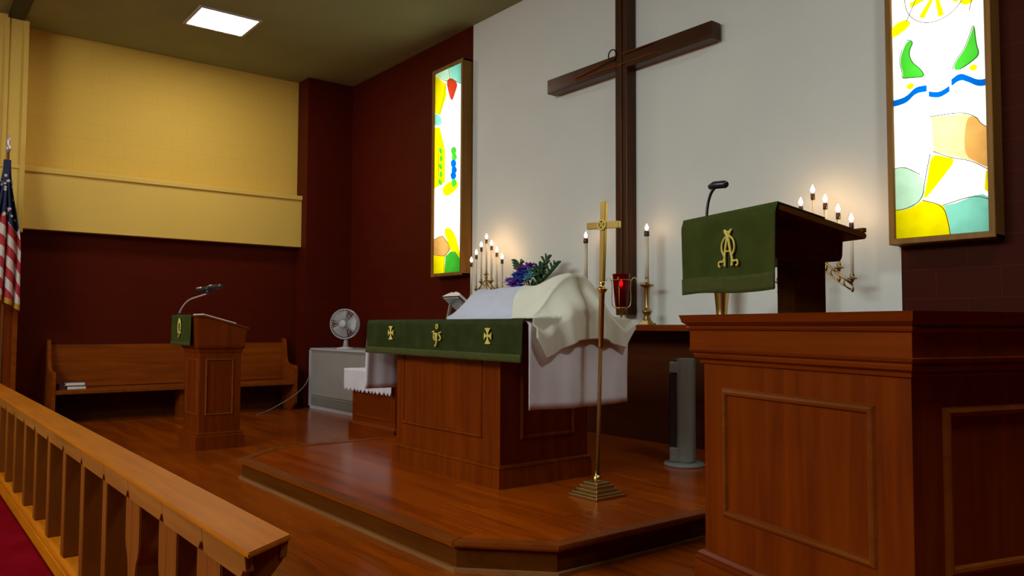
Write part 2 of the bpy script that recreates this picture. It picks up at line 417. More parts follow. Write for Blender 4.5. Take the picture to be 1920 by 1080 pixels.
# ------------------------------------------------------------------ draped cloths on the altar
def lerp(x, P):
    if x <= P[0][0]: return P[0][1]
    for (a, p), (c, q) in zip(P, P[1:]):
        if x <= c: t_ = (x - a) / (c - a); return p + (q - p) * t_
    return P[-1][1]
def sm(t_): t_ = max(0, min(1, t_)); return t_ * t_ * (3 - 2 * t_)
def hx(x): return lerp(x, [(-4.93, 0), (-4.68, .222), (-4.55, .228), (-4.32, .218), (-4.15, .230), (-4.0, .255), (-3.88, .29), (-3.83, .305), (-3.80, .285)])
def hy(x, y):
    yc = 3.46
    w_ = sm((x + 4.3) / .45)
    k = sm((y - 3.12) / (.30 + .10 * w_)) if y < yc + .1 * w_ else 1 - sm((y - 3.60) / .34)
    return k
def drape_z(x, y):
    fold_ = .008 * math.sin(x * 14 + y * 9) + .005 * math.sin(x * 27 - y * 14)
    k = hx(x) * hy(x, y)
    return 1.2445 + k + (fold_ * min(1, k * 6) if k > 0 else 0)
def wd_fn(u, v):
    x = -4.96 + 1.12 * u
    yf = lerp(x, [(-4.96, 3.30), (-4.7, 3.13), (-3.8, 3.10)]); yb = lerp(x, [(-4.96, 3.75), (-4.6, 3.93), (-3.8, 3.94)])
    y = yf + (yb - yf) * v
    return (x, y, drape_z(x, y) + .001)
tag(MB().grid(70, 44, wd_fn).obj('white_drape', M_linen, solid=.003), 'smooth bluish-white cloth tented over the vessels on the altar, left of the cream cloth', 'cloth')
def hemz(y):
    return lerp(y, [(3.09, 1.135), (3.18, 1.005), (3.30, 1.05), (3.44, 1.11), (3.55, 1.118), (3.66, 1.122), (3.78, 1.085), (3.885, 1.06), (3.945, 1.185)])
def cc_fn(u, v):
    y = 3.09 + .86 * v
    if u < .5:
        a = u / .5
        xs = lerp(y, [(3.09, -3.92), (3.18, -4.02), (3.3, -4.16), (3.5, -4.22), (3.8, -4.2), (3.95, -4.1)])
        x = xs + (-3.80 - xs) * a
        return (x, y, drape_z(x, y) + .008)
    a = (u - .5) / .5
    zt = drape_z(-3.80, y) + .008; zb = hemz(y)
    z = zt + (zb - zt) * a
    rp = (math.sin(y * 24 + 1.2) * .6 + math.sin(y * 43 + z * 6) * .4) * .024 * sm(a * 2.2)
    x = -3.80 + .115 * sm(a * 1.8) + rp + (.012 if a > .4 else .03 * a)
    return (max(x, -3.70 if z < 1.26 else -9), y + .02 * math.sin(z * 20) * a * 0, z)
tag(MB().grid(90, 70, cc_fn).obj('cream_drape', M_creamc, solid=.003), 'cream cloth in loose folds over the right end of the altar, corners hanging', 'cloth')

# ------------------------------------------------------------------ open missal on a stand
MX, MY, MZ, MT = -5.055, 3.40, 1.425, R(-36)
ms = thing('missal_stand', 'small dark metal bookstand on the left of the altar top', 'book stand', (MX, MY, 1.2445))
b = MB(); b.box(-.10, 0, -.012, .10, .30, -.002, .003); b.box(-.10, .285, -.012, .10, .30, .03, .003); o = b.obj('slope', M_leather, ms); o.location = (0, 0, MZ - 1.2445); o.rotation_euler = (MT, 0, 0)
b = MB(); b.prism([(.01, .0), (.03, .0), (.06, .118), (.04, .13)], -.085, -.07, 'X'); b.prism([(.01, .0), (.03, .0), (.06, .118), (.04, .13)], .07, .085, 'X'); b.box(-.085, .01, 0, .085, .03, .012, .002); b.box(-.085, .01, 0, -.07, .25, .01, .002); b.box(.07, .01, 0, .085, .25, .01, .002); b.obj('feet', M_leather, ms)
bk = thing('missal', 'thick open book with cream pages tilted on the bookstand', 'book', (MX, MY, MZ), 0)
bk.rotation_euler = (MT, 0, 0)
def page(x0, x1, h0, h1, b):
    n = 8; top = [(x0 + (x1 - x0) * i / n, .004 + h0 + (h1 - h0) * i / n + .014 * math.sin(PI * (i / n) ** .6)) for i in range(n + 1)]
    b.prism(top + [(x1, .004), (x0, .004)], .0, .28, 'Y'); return b
page(.0, .105, .034, .022, MB()).obj('page_block', M_paper, bk)
page(.0, -.125, .034, .008, MB()).obj('page_block', M_paper, bk)
b = MB(); b.box(-.13, -.006, 0, .11, .288, .004, .001); b.obj('cover', M_cover, bk)

# ------------------------------------------------------------------ processional cross
pc = thing('processional_cross', 'tall slim brass cross on a dark pole standing in front of the altar', 'cross', (-3.565, 3.50, .15))
b = MB(); z = 0
for hw, h_ in ((.125, .018), (.112, .014), (.092, .02), (.078, .022), (.06, .016)):
    b.box(-hw, -hw, z, hw, hw, z + h_, .004); z += h_
b.obj('stepped_base', M_brassd, pc)
b = MB(); b.lathe([(.012, z - .005), (.026, z + .005), (.03, z + .018), (.022, z + .034), (.013, z + .042), (.013, z + .07)]); b.obj('collar', M_brass, pc)
b = MB(); b.lathe([(.0125, z + .04), (.0125, .94)]); b.obj('pole', M_pole, pc).rotation_euler = (0, R(1.9), R(6))
b = MB(); b.lathe([(.0165, .92), (.0175, .93), (.0175, 1.26), (.022, 1.265), (.035, 1.285), (.035, 1.29), (.02, 1.295), (.014, 1.31), (.02, 1.325), (.012, 1.34)]); b.obj('socket', M_brass, pc).rotation_euler = (0, R(1.9), R(6))
b = MB(); b.prism([(-.016, 1.33), (.016, 1.33), (.022, 1.83), (-.0, 1.84), (-.022, 1.83)], -.013, .013, 'Y', bev=.003)
b.prism([(-.128, 1.665), (.128, 1.665), (.128, 1.707), (-.128, 1.707)], -.014, .014, 'Y', bev=.003)
o = b.obj('brass_cross', M_brass, pc); o.rotation_euler = (0, R(1.9), R(6))
b = MB(); b.tube([(.03 * math.cos(a * PI / 8), -.018, 1.687 + .03 * math.sin(a * PI / 8)) for a in range(16)], .006, 6, True)
for k in range(4): b.tube([(0, -.018, 1.687), (.028 * math.cos(PI / 4 + k * PI / 2), -.018, 1.687 + .028 * math.sin(PI / 4 + k * PI / 2))], .005, 6)
o = b.obj('centre_medallion', M_gold, pc); o.rotation_euler = (0, R(1.9), R(6))

# ------------------------------------------------------------------ big wall cross
wc = thing('wall_cross', 'huge dark wooden cross fixed to the white back wall', 'cross', (-5.19, 5.55, 1.31))
b = MB().box(-.075, -.13, 0, .075, 0, 3.55, .006); b.box(-.05, -.145, 0, .02, -.13, 3.55, .005); b.obj('upright', M_darkwood, wc)
b = MB().box(-1.06, -.14, 2.345, -.06, -.02, 2.495, .006); b.box(.06, -.14, 2.345, 1.07, -.02, 2.495, .006); b.obj('crossbar', M_darkwoodx, wc)
b = MB().tube([(-.62, -.152, 2.40), (-.1, -.165, 2.46)], .007, 6); b.tube([(.05, -.165, 2.475), (.42, -.152, 2.535 - .055)], .007, 6)
b.box(-.62, -.146, 2.385, .45, -.14, 2.395, .001)
b.obj('rod', M_pew, wc)
MB().tube([(-.09 + .05 * math.cos(a * PI / 8), -.155, 2.50 + .055 * math.sin(a * PI / 8)) for a in range(16)], .007, 6, True).obj('ring', M_darkwood, wc)

# ------------------------------------------------------------------ stained glass light boxes
def glass_mat(name, col, s):
    def f(nt, b):
        L = nt.links; g = N(nt, 'ShaderNodeTexCoord'); sp = N(nt, 'ShaderNodeSeparateXYZ'); L.new(g.outputs['Object'], sp.inputs[0])
        # the tubes behind the glass are brightest along the middle
        def bump_(out, half, lo):
            d = N(nt, 'ShaderNodeMath', operation='DIVIDE'); L.new(out, d.inputs[0]); d.inputs[1].default_value = half
            q = N(nt, 'ShaderNodeMath', operation='MULTIPLY'); L.new(d.outputs[0], q.inputs[0]); L.new(d.outputs[0], q.inputs[1])
            r = N(nt, 'ShaderNodeMapRange'); L.new(q.outputs[0], r.inputs[0]); r.inputs[1].default_value = 0; r.inputs[2].default_value = 1; r.inputs[3].default_value = 1; r.inputs[4].default_value = lo
            return r.outputs[0]
        a = bump_(sp.outputs[0], .30, .55); c = bump_(sp.outputs[2], 1.3, .42)
        m1 = N(nt, 'ShaderNodeMath', operation='MULTIPLY'); L.new(a, m1.inputs[0]); L.new(c, m1.inputs[1])
        n = N(nt, 'ShaderNodeTexNoise', Scale=7.0, Detail=2.0); L.new(g.outputs['Object'], n.inputs['Vector'])
        n2 = N(nt, 'ShaderNodeMapRange'); L.new(n.outputs[0], n2.inputs[0]); n2.inputs[3].default_value = .7; n2.inputs[4].default_value = 1.25
        m2 = N(nt, 'ShaderNodeMath', operation='MULTIPLY'); L.new(m1.outputs[0], m2.inputs[0]); L.new(n2.outputs[0], m2.inputs[1])
        m3 = N(nt, 'ShaderNodeMath', operation='MULTIPLY'); L.new(m2.outputs[0], m3.inputs[0]); m3.inputs[1].default_value = s
        L.new(m3.outputs[0], b.inputs['Emission Strength'])
    return mat(name, (.0, .0, .0), .9, 0, 0, Emission_Color=(*col, 1), build=f)
G = {
 'white': glass_mat('glass_white', (1, .98, .84), 3.4),
 'yellow': glass_mat('glass_yellow', (1, .84, .0), 2.2),
 'aqua': glass_mat('glass_aqua', (.30, .85, .62), 2.0),
 'green': glass_mat('glass_green', (.07, .62, .035), 1.7),
 'pale': glass_mat('glass_pale_green', (.62, .95, .62), 2.0),
 'blue': glass_mat('glass_blue', (.0, .20, .85), 1.3),
 'orange': glass_mat('glass_orange', (1, .50, .12), 1.7),
 'peach': glass_mat('glass_peach', (1, .74, .34), 2.0),
 'red': glass_mat('glass_red', (.9, .07, .02), 1.5),
 'lead': mat('lead_line', (.06, .055, .02), .5),
}
GK = list(G)
def light_box(idx, xl, xr, z0, z1, yf, pieces, lines, label):
    xc, zc = (xl + xr) / 2, (z0 + z1) / 2
    t = bpy.data.objects.new('window_%d' % idx, None); C.objects.link(t); t.location = (xc, 5.55, zc); t['kind'] = 'structure'; t['label'] = label
    d = yf - 5.55; hw, hh = (xr - xl) / 2, (z1 - z0) / 2; fwid = .042
    b = MB()
    b.box(-hw, d, -hh, -hw + .02, 0, hh); b.box(hw - .02, d, -hh, hw, 0, hh); b.box(-hw, d, -hh, hw, 0, -hh + .02); b.box(-hw, d, hh - .02, hw, 0, hh)
    fr_o = [(-hw, -hh), (hw, -hh), (hw, hh), (-hw, hh)]; rg = []
    for o_, y_ in ((0, d + .002), (0, d - .010), (.004, d - .013), (fwid - .006, d - .012), (fwid, d - .002), (fwid, d + .010)):
        rg.append([b.bm.verts.new((x + (o_ if x < 0 else -o_), y_, z + (o_ if z < 0 else -o_))) for x, z in fr_o])
    fs = []
    for ra_, rb_ in zip(rg, rg[1:]):
        for k in range(4): fs.append(b.bm.faces.new((ra_[k], ra_[(k + 1) % 4], rb_[(k + 1) % 4], rb_[k])))
    bmesh.ops.recalc_face_normals(b.bm, faces=fs)
    b.obj('window_frame', M_frame, t)
    b = MB(); yg = d + .012
    b.mi = 0; b.box(-hw + .02, yg, -hh + .02, hw - .02, yg + .004, hh - .02)
    k = 0
    for col, pts, smo in pieces:
        b.mi = GK.index(col); k += 1
        P_ = chaikin([(x - xc, z - zc) for x, z in pts], 2) if smo else [(x - xc, z - zc) for x, z in pts]
        P_ = [(max(-hw + .021, min(hw - .021, a)), max(-hh + .021, min(hh - .021, c))) for a, c in P_]
        b.prism(P_, yg - .0012 - .0004 * k, yg + .001, 'Y')
    b.mi = GK.index('lead')
    for pts in lines:
        b.tube([(x - xc, yg - .004 - .0004 * k, z - zc) for x, z in chaikin(pts, 2, False)], .0026, 5)
    b.obj('stained_glass', [G[q] for q in GK], t)
    return t
wv = lambda pts, h: pts + [(x, z - h) for x, z in reversed(pts)]
fishL = [(-2.534, 3.11), (-2.556, 3.035), (-2.535, 2.957), (-2.54, 2.91), (-2.486, 2.905), (-2.385, 2.885), (-2.41, 2.945), (-2.475, 3.014), (-2.491, 3.089), (-2.455, 3.15), (-2.50, 3.17)]
fishR = [(-2.21, 2.89), (-2.19, 2.947), (-2.14, 3.00), (-2.10, 3.09), (-2.075, 3.17), (-2.065, 3.02), (-2.045, 2.95), (-2.09, 2.915), (-2.166, 2.88)]
RP = [
 ('peach', [(-2.357, 2.609), (-2.16, 2.59), (-2.073, 2.55), (-2.051, 2.504), (-2.012, 2.471), (-2.00, 2.201), (-2.11, 2.274), (-2.345, 2.373)], 0),
 ('orange', [(-2.14, 2.57), (-2.073, 2.55), (-2.051, 2.504), (-2.012, 2.471), (-2.00, 2.201), (-2.08, 2.26), (-2.16, 2.32)], 1),
 ('yellow', [(-2.362, 2.359), (-2.28, 2.33), (-2.202, 2.301), (-2.292, 2.193), (-2.385, 2.086), (-2.419, 2.056), (-2.39, 2.191)], 1),
 ('aqua', [(-2.288, 2.006), (-2.209, 2.013), (-2.1, 2.049), (-2.05, 2.05), (-2.0, 2.014), (-2.0, 1.78), (-2.248, 1.78), (-2.259, 1.901)], 0),
 ('yellow', [(-2.62, 2.007), (-2.54, 2.006), (-2.487, 2.02), (-2.419, 2.056), (-2.35, 2.03), (-2.288, 2.006), (-2.259, 1.901), (-2.248, 1.78), (-2.62, 1.78)], 0),
 ('pale', [(-2.62, 2.292), (-2.533, 2.299), (-2.48, 2.26), (-2.419, 2.209), (-2.409, 2.089), (-2.487, 2.02), (-2.54, 2.006), (-2.62, 2.007)], 0),
 ('yellow', [(-2.03, 2.20), (-2.0, 2.18), (-2.0, 2.04), (-2.04, 2.08)], 0),
 ('green', fishL, 1), ('green', fishR, 1),
 ('blue', wv(chaikin([(-2.62, 2.775), (-2.57, 2.775), (-2.51, 2.785), (-2.455, 2.835), (-2.381, 2.83)], 2, False), .042), 0),
 ('blue', wv(chaikin([(-2.367, 2.785), (-2.33, 2.77), (-2.29, 2.765), (-2.237, 2.79)], 2, False), .036), 0),
 ('blue', wv(chaikin([(-2.222, 2.83), (-2.17, 2.86), (-2.12, 2.83), (-2.06, 2.785), (-2.0, 2.785)], 2, False), .042), 0),
 ('yellow', [(-2.52, 2.85), (-2.48, 2.875), (-2.46, 2.85), (-2.49, 2.82)], 1),
 ('yellow', [(-2.12, 2.88), (-2.08, 2.90), (-2.06, 2.87), (-2.09, 2.85)], 1),
]
# wheel-like cross with yellow loaves above the fishes
cx, cz = -2.31, 3.44
for k in range(8):
    a = k * PI / 4 + .2; ra, rb = .05, .17
    RP.append(('yellow', [(cx + ra * math.cos(a - .2), cz + ra * math.sin(a - .2)), (cx + rb * math.cos(a - .1), cz + rb * math.sin(a - .1)), (cx + rb * math.cos(a + .1), cz + rb * math.sin(a + .1)), (cx + ra * math.cos(a + .2), cz + ra * math.sin(a + .2))], 0))
RP += [('pale', [(-2.62, 4.5), (-2.62, 3.9), (-2.45, 4.0), (-2.3, 4.2), (-2.25, 4.5)], 1), ('aqua', [(-2.25, 4.5), (-2.2, 4.2), (-2.0, 4.0), (-1.99, 4.5)], 1),
       ('yellow', [(-2.62, 3.2), (-2.60, 3.3), (-2.50, 3.32), (-2.47, 3.27)], 1), ('yellow', [(-2.17, 3.33), (-2.09, 3.36), (-2.06, 3.32), (-2.12, 3.29)], 1)]
RLn = [[(-2.357, 2.609), (-2.16, 2.60), (-2.073, 2.55), (-2.051, 2.504), (-2.012, 2.471)], [(-2.345, 2.373), (-2.23, 2.31), (-2.11, 2.274), (-2.012, 2.201)],
       [(-2.362, 2.359), (-2.40, 2.191), (-2.419, 2.056), (-2.52, 2.01), (-2.60, 2.007)], [(-2.419, 2.056), (-2.288, 2.006), (-2.259, 1.901), (-2.248, 1.81)], [(-2.288, 2.006), (-2.1, 2.049), (-2.014, 2.014)],
       [(-2.60, 2.295), (-2.533, 2.30), (-2.43, 2.23)], fishL, fishR,
       [(cx + .2 * math.cos(a * PI / 10), cz + .2 * math.sin(a * PI / 10)) for a in range(21)], [(-2.50, 3.3), (-2.40, 3.5), (-2.38, 3.8)], [(-2.1, 3.25), (-2.04, 3.5), (-2.03, 3.8)],
       [(-2.2, 3.40), (-2.06, 3.48), (-2.02, 3.62)]]
light_box(2, -2.645, -1.975, 1.77, 4.49, 5.42, RP, RLn, 'lit coloured glass panel with green fishes and a blue wave')
LPc = [
 ('pale', [(-8.47, 4.45), (-8.13, 4.45), (-8.08, 4.26), (-8.21, 4.27), (-8.47, 4.42)], 0),
 ('aqua', [(-8.14, 4.5), (-7.85, 4.5), (-7.85, 4.15), (-8.0, 4.22), (-8.08, 4.262)], 0),
 ('yellow', [(-8.48, 4.42), (-8.22, 4.25), (-8.20, 4.10), (-8.28, 3.98), (-8.34, 3.88), (-8.48, 3.93)], 0),
 ('red', [(-8.207, 4.27), (-8.14, 4.30), (-8.07, 4.285), (-7.95, 4.19), (-8.0, 4.10), (-8.081, 3.98), (-8.15, 4.11)], 1),
 ('aqua', [(-8.48, 3.93), (-8.34, 3.88), (-8.28, 3.74), (-8.48, 3.76)], 1),
 ('yellow', [(-8.48, 3.74), (-8.35, 3.72), (-8.22, 3.4), (-8.22, 3.0), (-8.48, 2.95)], 0),
 ('yellow', [(-8.10, 3.0), (-7.93, 2.98), (-7.93, 2.88), (-8.2, 2.8), (-8.3, 2.93)], 1),
 ('orange', [(-8.47, 2.298), (-8.33, 2.33), (-8.259, 2.334), (-8.125, 2.228), (-8.071, 2.15), (-8.202, 2.062), (-8.47, 2.103)], 0),
 ('yellow', [(-8.24, 2.39), (-8.16, 2.43), (-8.0, 2.36), (-7.86, 2.05), (-7.9, 2.0), (-8.071, 2.12), (-8.125, 2.228)], 1),
 ('green', [(-8.191, 2.066), (-8.08, 2.12), (-7.97, 2.11), (-7.86, 2.0), (-7.86, 1.82), (-8.21, 1.82)], 0),
 ('yellow', [(-8.48, 2.103), (-8.21, 2.066), (-8.21, 1.82), (-8.48, 1.82)], 0),
]
for k in range(5): LPc.append(('green', [(-8.36 + .03 * (k % 2), 3.46 - k * .1), (-8.30 + .02 * (k % 2), 3.44 - k * .1), (-8.27, 3.37 - k * .1), (-8.34, 3.38 - k * .1)], 1))
for k, (c_, dz) in enumerate((('green', 0), ('green', .08), ('blue', .16), ('blue', .24), ('blue', .31), ('green', .40))):
    LPc.append((c_, [(-8.10 + .03 * (k % 2), 3.40 - dz), (-8.0, 3.42 - dz), (-7.96 + .02 * (k % 2), 3.34 - dz), (-8.05, 3.30 - dz)], 1))
LLn = [[(-8.41, 4.38), (-8.21, 4.27), (-8.07, 4.27), (-7.88, 4.17)], [(-8.14, 4.42), (-8.10, 4.28)], [(-8.34, 3.88), (-8.24, 4.08), (-8.2, 4.27)],
       [(-8.43, 2.298), (-8.259, 2.334), (-8.125, 2.228), (-8.071, 2.15), (-8.202, 2.062), (-8.447, 2.103)], [(-8.20, 2.066), (-8.21, 1.86)], [(-8.1, 3.44), (-7.97, 3.43)], [(-8.36, 3.5), (-8.34, 2.95)]]
light_box(1, -8.50, -7.815, 1.82, 4.47, 5.415, LPc, LLn, 'lit coloured glass panel with a red shield shape and grapes')

# ------------------------------------------------------------------ candles and their holders on the shelf
def make_candle(name, label, group, L, loc, rad=.011):
    t = thing(name, label, 'candle', loc, 0, group)
    MB().lathe([(rad, 0), (rad, L - .05)], seg=14).obj('wax_stick', M_wax, t)
    fo = MB().lathe([(rad + .002, L - .055), (rad + .005, L - .05), (rad + .005, L - .012), (rad * .6, L)], seg=14).obj('follower', M_follow, t)
    b = MB(); b.lathe([(.002, L - .002), (.013, L + .01), (.016, L + .024), (.009, L + .042), (.001, L + .06)], seg=10); b.obj('flame', M_flame, fo)
    return t
first = None
def candelabrum(xc, label, side, show):
    global first
    y = 5.33
    t = thing('candelabrum', label, 'candelabrum', (xc, y, 1.22), 0, None)
    b = MB(); b.lathe([(.10, 0), (.10, .012), (.075, .02), (.06, .035), (.022, .05), (.016, .10), (.026, .12), (.016, .14), (.014, .30), (.026, .32), (.016, .345), (.012, .52), (.02, .54), (.012, .56)], seg=20)
    b.obj('stem', M_brassd, t)
    cups = []
    for k in range(-3, 4):
        cups.append((k * .098, 0, .575 - abs(k) * .082))
    for sgn in (-1, 1):
        b = MB()
        P_ = [(sgn * .03, 0, .50), (sgn * .098, 0, .445), (sgn * .196, 0, .36), (sgn * .294, 0, .285)]
        b.tube(P_, .009, 8); b.tube([(x, 0, z - .05) for x, _, z in P_[:1]] + [(sgn * .098, 0, .385), (sgn * .196, 0, .305), (sgn * .28, 0, .25)], .006, 8)
        for k in range(3):
            x_, z_ = P_[k + 1][0], P_[k + 1][2]
            b.tube([(x_ - sgn * .05, 0, z_ - .01), (x_ - sgn * .06, -.01, z_ + .02), (x_ - sgn * .04, -.012, z_ + .04), (x_ - sgn * .02, -.01, z_ + .025)], .0045, 6)
            b.lathe([(.006, z_ - .055), (.012, z_ - .035), (.007, z_ - .015), (.007, z_)], (x_, 0, 0), 10)
        b.obj('arm', M_brassd, t)
    for x_, _, z_ in cups:
        b = MB(); b.lathe([(.008, z_ - .03), (.014, z_ - .012), (.032, z_ - .006), (.034, z_), (.017, z_ + .002), (.015, z_ + .022), (.018, z_ + .028), (.012, z_ + .028)], (x_, 0, 0), 14)
        if x_ == 0:
            for q in range(4): b.tube([(0, 0, .49 + q * .0), (.02 * math.cos(q * PI / 2), .02 * math.sin(q * PI / 2), .53), (.0, 0, .56)], .003, 5)
        b.obj('candle_cup', M_brassd, t)
    pos = ['leftmost candle', 'second candle from the left', 'third candle from the left', 'tallest middle candle', 'third candle from the right', 'second candle from the right', 'rightmost candle']
    for i, (x_, _, z_) in enumerate(cups):
        if i not in show: continue
        loc = (xc + x_, y, 1.22 + z_ + .024)
        lab = 'lit %s of the seven-branched candelabrum %s' % (pos[i], side)
        grp = 'lit candles in the candelabrum ' + side
        if first is None: first = make_candle('taper_candle', lab, grp, .375, loc)
        else:
            c = clear_copy(first); c.location = loc; c['label'] = lab; c['group'] = grp
candelabrum(-7.21, 'brass seven-branched candelabrum beside the left glass panel, partly hidden by the white cloth', 'by the left glass panel', range(7))
candelabrum(-3.165, 'brass seven-branched candelabrum behind the pulpit desk, only its right arm showing', 'behind the pulpit desk', range(2, 7))
def stick(x, label):
    t = thing('candlestick', label, 'candlestick', (x, 5.35, 1.22), 0, None)
    b = MB()
    b.prism([(.085 * math.cos(a * PI / 3 + .3), .085 * math.sin(a * PI / 3 + .3)) for a in range(6)], 0, .016, bev=.003)
    b.prism([(.055 * math.cos(a * PI / 3 + .3), .055 * math.sin(a * PI / 3 + .3)) for a in range(6)], .016, .035, bev=.003); b.obj('base', M_brassd, t)
    b = MB(); b.lathe([(.03, .03), (.036, .05), (.026, .075), (.036, .10), (.045, .115), (.045, .125), (.024, .14), (.018, .16), (.024, .32), (.03, .335), (.05, .345), (.062, .355), (.062, .36), (.022, .362), (.018, .40), (.02, .425), (.013, .425)], seg=18)
    b.obj('stem', M_brassd, t)
big = make_candle('tall_candle', 'tall lit candle just left of the brass processional cross', 'tall candles flanking the wall cross', .45, (-5.60, 5.35, 1.62), .019)
big2 = clear_copy(big); big2.location = (-4.808, 5.35, 1.62); big2['label'] = 'tall lit candle to the right of the wall cross upright'
stick(-5.60, 'brass candlestick behind the draped cloth, mostly hidden by it, left of the wall cross')
stick(-4.808, 'brass candlestick on the shelf to the right of the wall cross')

# ------------------------------------------------------------------ sanctuary lamp
sl = thing('sanctuary_lamp', 'red glass sanctuary lamp in a brass scroll holder in front of the wall cross', 'lamp', (-5.02, 5.24, 1.22))
b = MB(); b.lathe([(.06, 0), (.06, .012), (.02, .025), (.012, .05), (.012, .12), (.03, .135), (.055, .145), (.058, .155), (.02, .158)], seg=20)
for k in range(4):
    a = k * PI / 2 + .55
    pts = [(.05, .15), (.085, .17), (.09, .24), (.085, .34), (.09, .40), (.115, .43), (.14, .42), (.138, .40)]
    b.tube([(r_ * math.cos(a), r_ * math.sin(a), z_) for r_, z_ in chaikin(pts, 2, False)], .004, 6)
b.tube([(.088 * math.cos(a * PI / 12), .088 * math.sin(a * PI / 12), .405) for a in range(24)], .0035, 6, True)
b.obj('holder', M_brass, sl)
b = MB(); b.lathe([(.045, .16), (.055, .165), (.068, .30), (.08, .455), (.083, .46), (.076, .457), (.062, .30), (.048, .175)], seg=28); b.obj('glass', M_redglass, sl)
b = MB(); b.lathe([(.035, .18), (.042, .30), (.042, .33)], seg=18); b.obj('candle', M_wax, sl)
b = MB(); b.lathe([(.003, .345), (.013, .36), (.015, .375), (.002, .41)], seg=10); b.obj('flame', M_ember, sl)

# ------------------------------------------------------------------ flowers
va = thing('flower_arrangement', 'purple and blue flower arrangement with dark leaves on the shelf behind the white cloth', 'flowers', (-6.33, 5.32, 1.22))
b = MB(); b.lathe([(.06, 0), (.065, .01), (.03, .04), (.05, .1), (.085, .2), (.09, .27), (.075, .27), (.05, .15)], seg=20); b.obj('vase', M_brassd, va)
def petals(b, c, r, n=8, tilt=.5):
    for k in range(n):
        a = 2 * PI * k / n + random.random() * .3; el = tilt + random.uniform(-.2, .2)
        d = Vector((math.cos(a) * math.cos(el), math.sin(a) * math.cos(el), math.sin(el))); s_ = d.cross(Vector((0, 0, 1))).normalized()
        c_ = Vector(c); p = [c_, c_ + d * r * .55 + s_ * r * .28, c_ + d * r, c_ + d * r * .55 - s_ * r * .28]
        upv = s_.cross(d) * r * .12
        vs = [b.bm.verts.new(q) for q in p] + [b.bm.verts.new(c_ + d * r * .5 + upv)]
        for i in range(4):
            f = b.bm.faces.new((vs[i], vs[(i + 1) % 4], vs[4])); f.material_index = b.mi
        f = b.bm.faces.new(vs[:4][::-1]); f.material_index = b.mi
def bloom(name, m_, spots, r):
    for s_ in spots:
        b = MB()
        for k, (t_, sc) in enumerate(((.1, 1), (.6, .85), (1.0, .6))): petals(b, s_, r * sc, 8, t_)
        b.sphere(s_, r * .25); b.obj(name, m_, va)
bloom('violet_flower', M_purple, [(-.36, -.05, .46), (-.33, -.04, .42), (-.13, -.06, .58), (-.05, -.04, .60), (-.30, -.06, .41), (-.24, -.08, .38), (-.22, -.04, .50), (-.17, -.09, .44), (-.10, -.02, .56), (-.27, -.02, .47)], .10)
bloom('blue_flower', M_bluep, [(-.18, -.10, .52), (-.11, -.11, .47), (-.24, -.09, .46), (-.06, -.08, .53), (-.12, -.1, .39), (-.2, 0, .56)], .088)
bloom('teal_flower', M_teal, [(-.01, -.10, .46), (-.02, -.06, .55), (.03, -.09, .50)], .075)
def leafb(b, base, tip, w_, droop=.02):
    base, tip = Vector(base), Vector(tip); d = tip - base; s_ = d.cross(Vector((.3, 1, .2))).normalized() * w_
    prev = None
    for i in range(7):
        t_ = i / 6; c_ = base + d * t_ + Vector((0, 0, -droop * (2 * t_ - 1) ** 2)); k = math.sin(PI * min(1, t_ * .92 + .08)) ** .8
        cur = (b.bm.verts.new(c_ + s_ * k), b.bm.verts.new(c_ - s_ * k + Vector((0, .004, 0))))
        if prev: f = b.bm.faces.new((prev[0], cur[0], cur[1], prev[1])); f.smooth = True
        prev = cur
b = MB()
stem0 = (.02, 0, .40)
for tipx, tipz in ((.33, .60), (.20, .68), (.10, .60), (-.22, .66)):
    tip = Vector((tipx, -.03, tipz)); b.tube([(.0, 0, .25), stem0 if tipx > 0 else (-.2, 0, .5), tuple(tip)], .005, 5)
    for k in range(4):
        t_ = .35 + k * .18; p = Vector(stem0).lerp(tip, t_) if tipx > 0 else Vector((-.2, 0, .5)).lerp(tip, t_)
        for sg in (-1, 1):
            dx = sg * .07; leafb(b, p, p + Vector((dx * 1.3 + (tipx - 0) * .22, -.02, .075)), .022)
    leafb(b, tip, tip + Vector(((.02 if tipx > 0 else .10), -.02, .07 if tipx > 0 else .02)), .018)
for k in range(14):
    a = random.uniform(0, 2 * PI); p = Vector((random.uniform(-.05, .16), -.04, random.uniform(.32, .52))); leafb(b, p, p + Vector((math.cos(a) * .13, -.03, math.sin(a) * .10)), .026)
for k in range(8):
    a = random.uniform(2, 4); p = Vector((random.uniform(-.3, -.1), .03, random.uniform(.4, .56))); leafb(b, p, p + Vector((math.cos(a) * .10, -.0, abs(math.sin(a)) * .10)), .02)
leaves = b.obj('leaves', M_leaf, va); leaves.modifiers.new('t', 'SOLIDIFY').thickness = .001

vs = thing('brass_vase', 'brass vase standing on the shelf behind the pulpit cloth, only its foot showing', 'vase', (-4.0, 5.35, 1.22))
MB().lathe([(.045, 0), (.05, .01), (.04, .03), (.048, .13), (.06, .26), (.07, .31), (.062, .31), (.05, .2), (.038, .05)], seg=24).obj('body', M_brass, vs)
MB().lathe([(.05, .02), (.052, .028), (.05, .036)], seg=24).obj('band', M_brassd, vs)

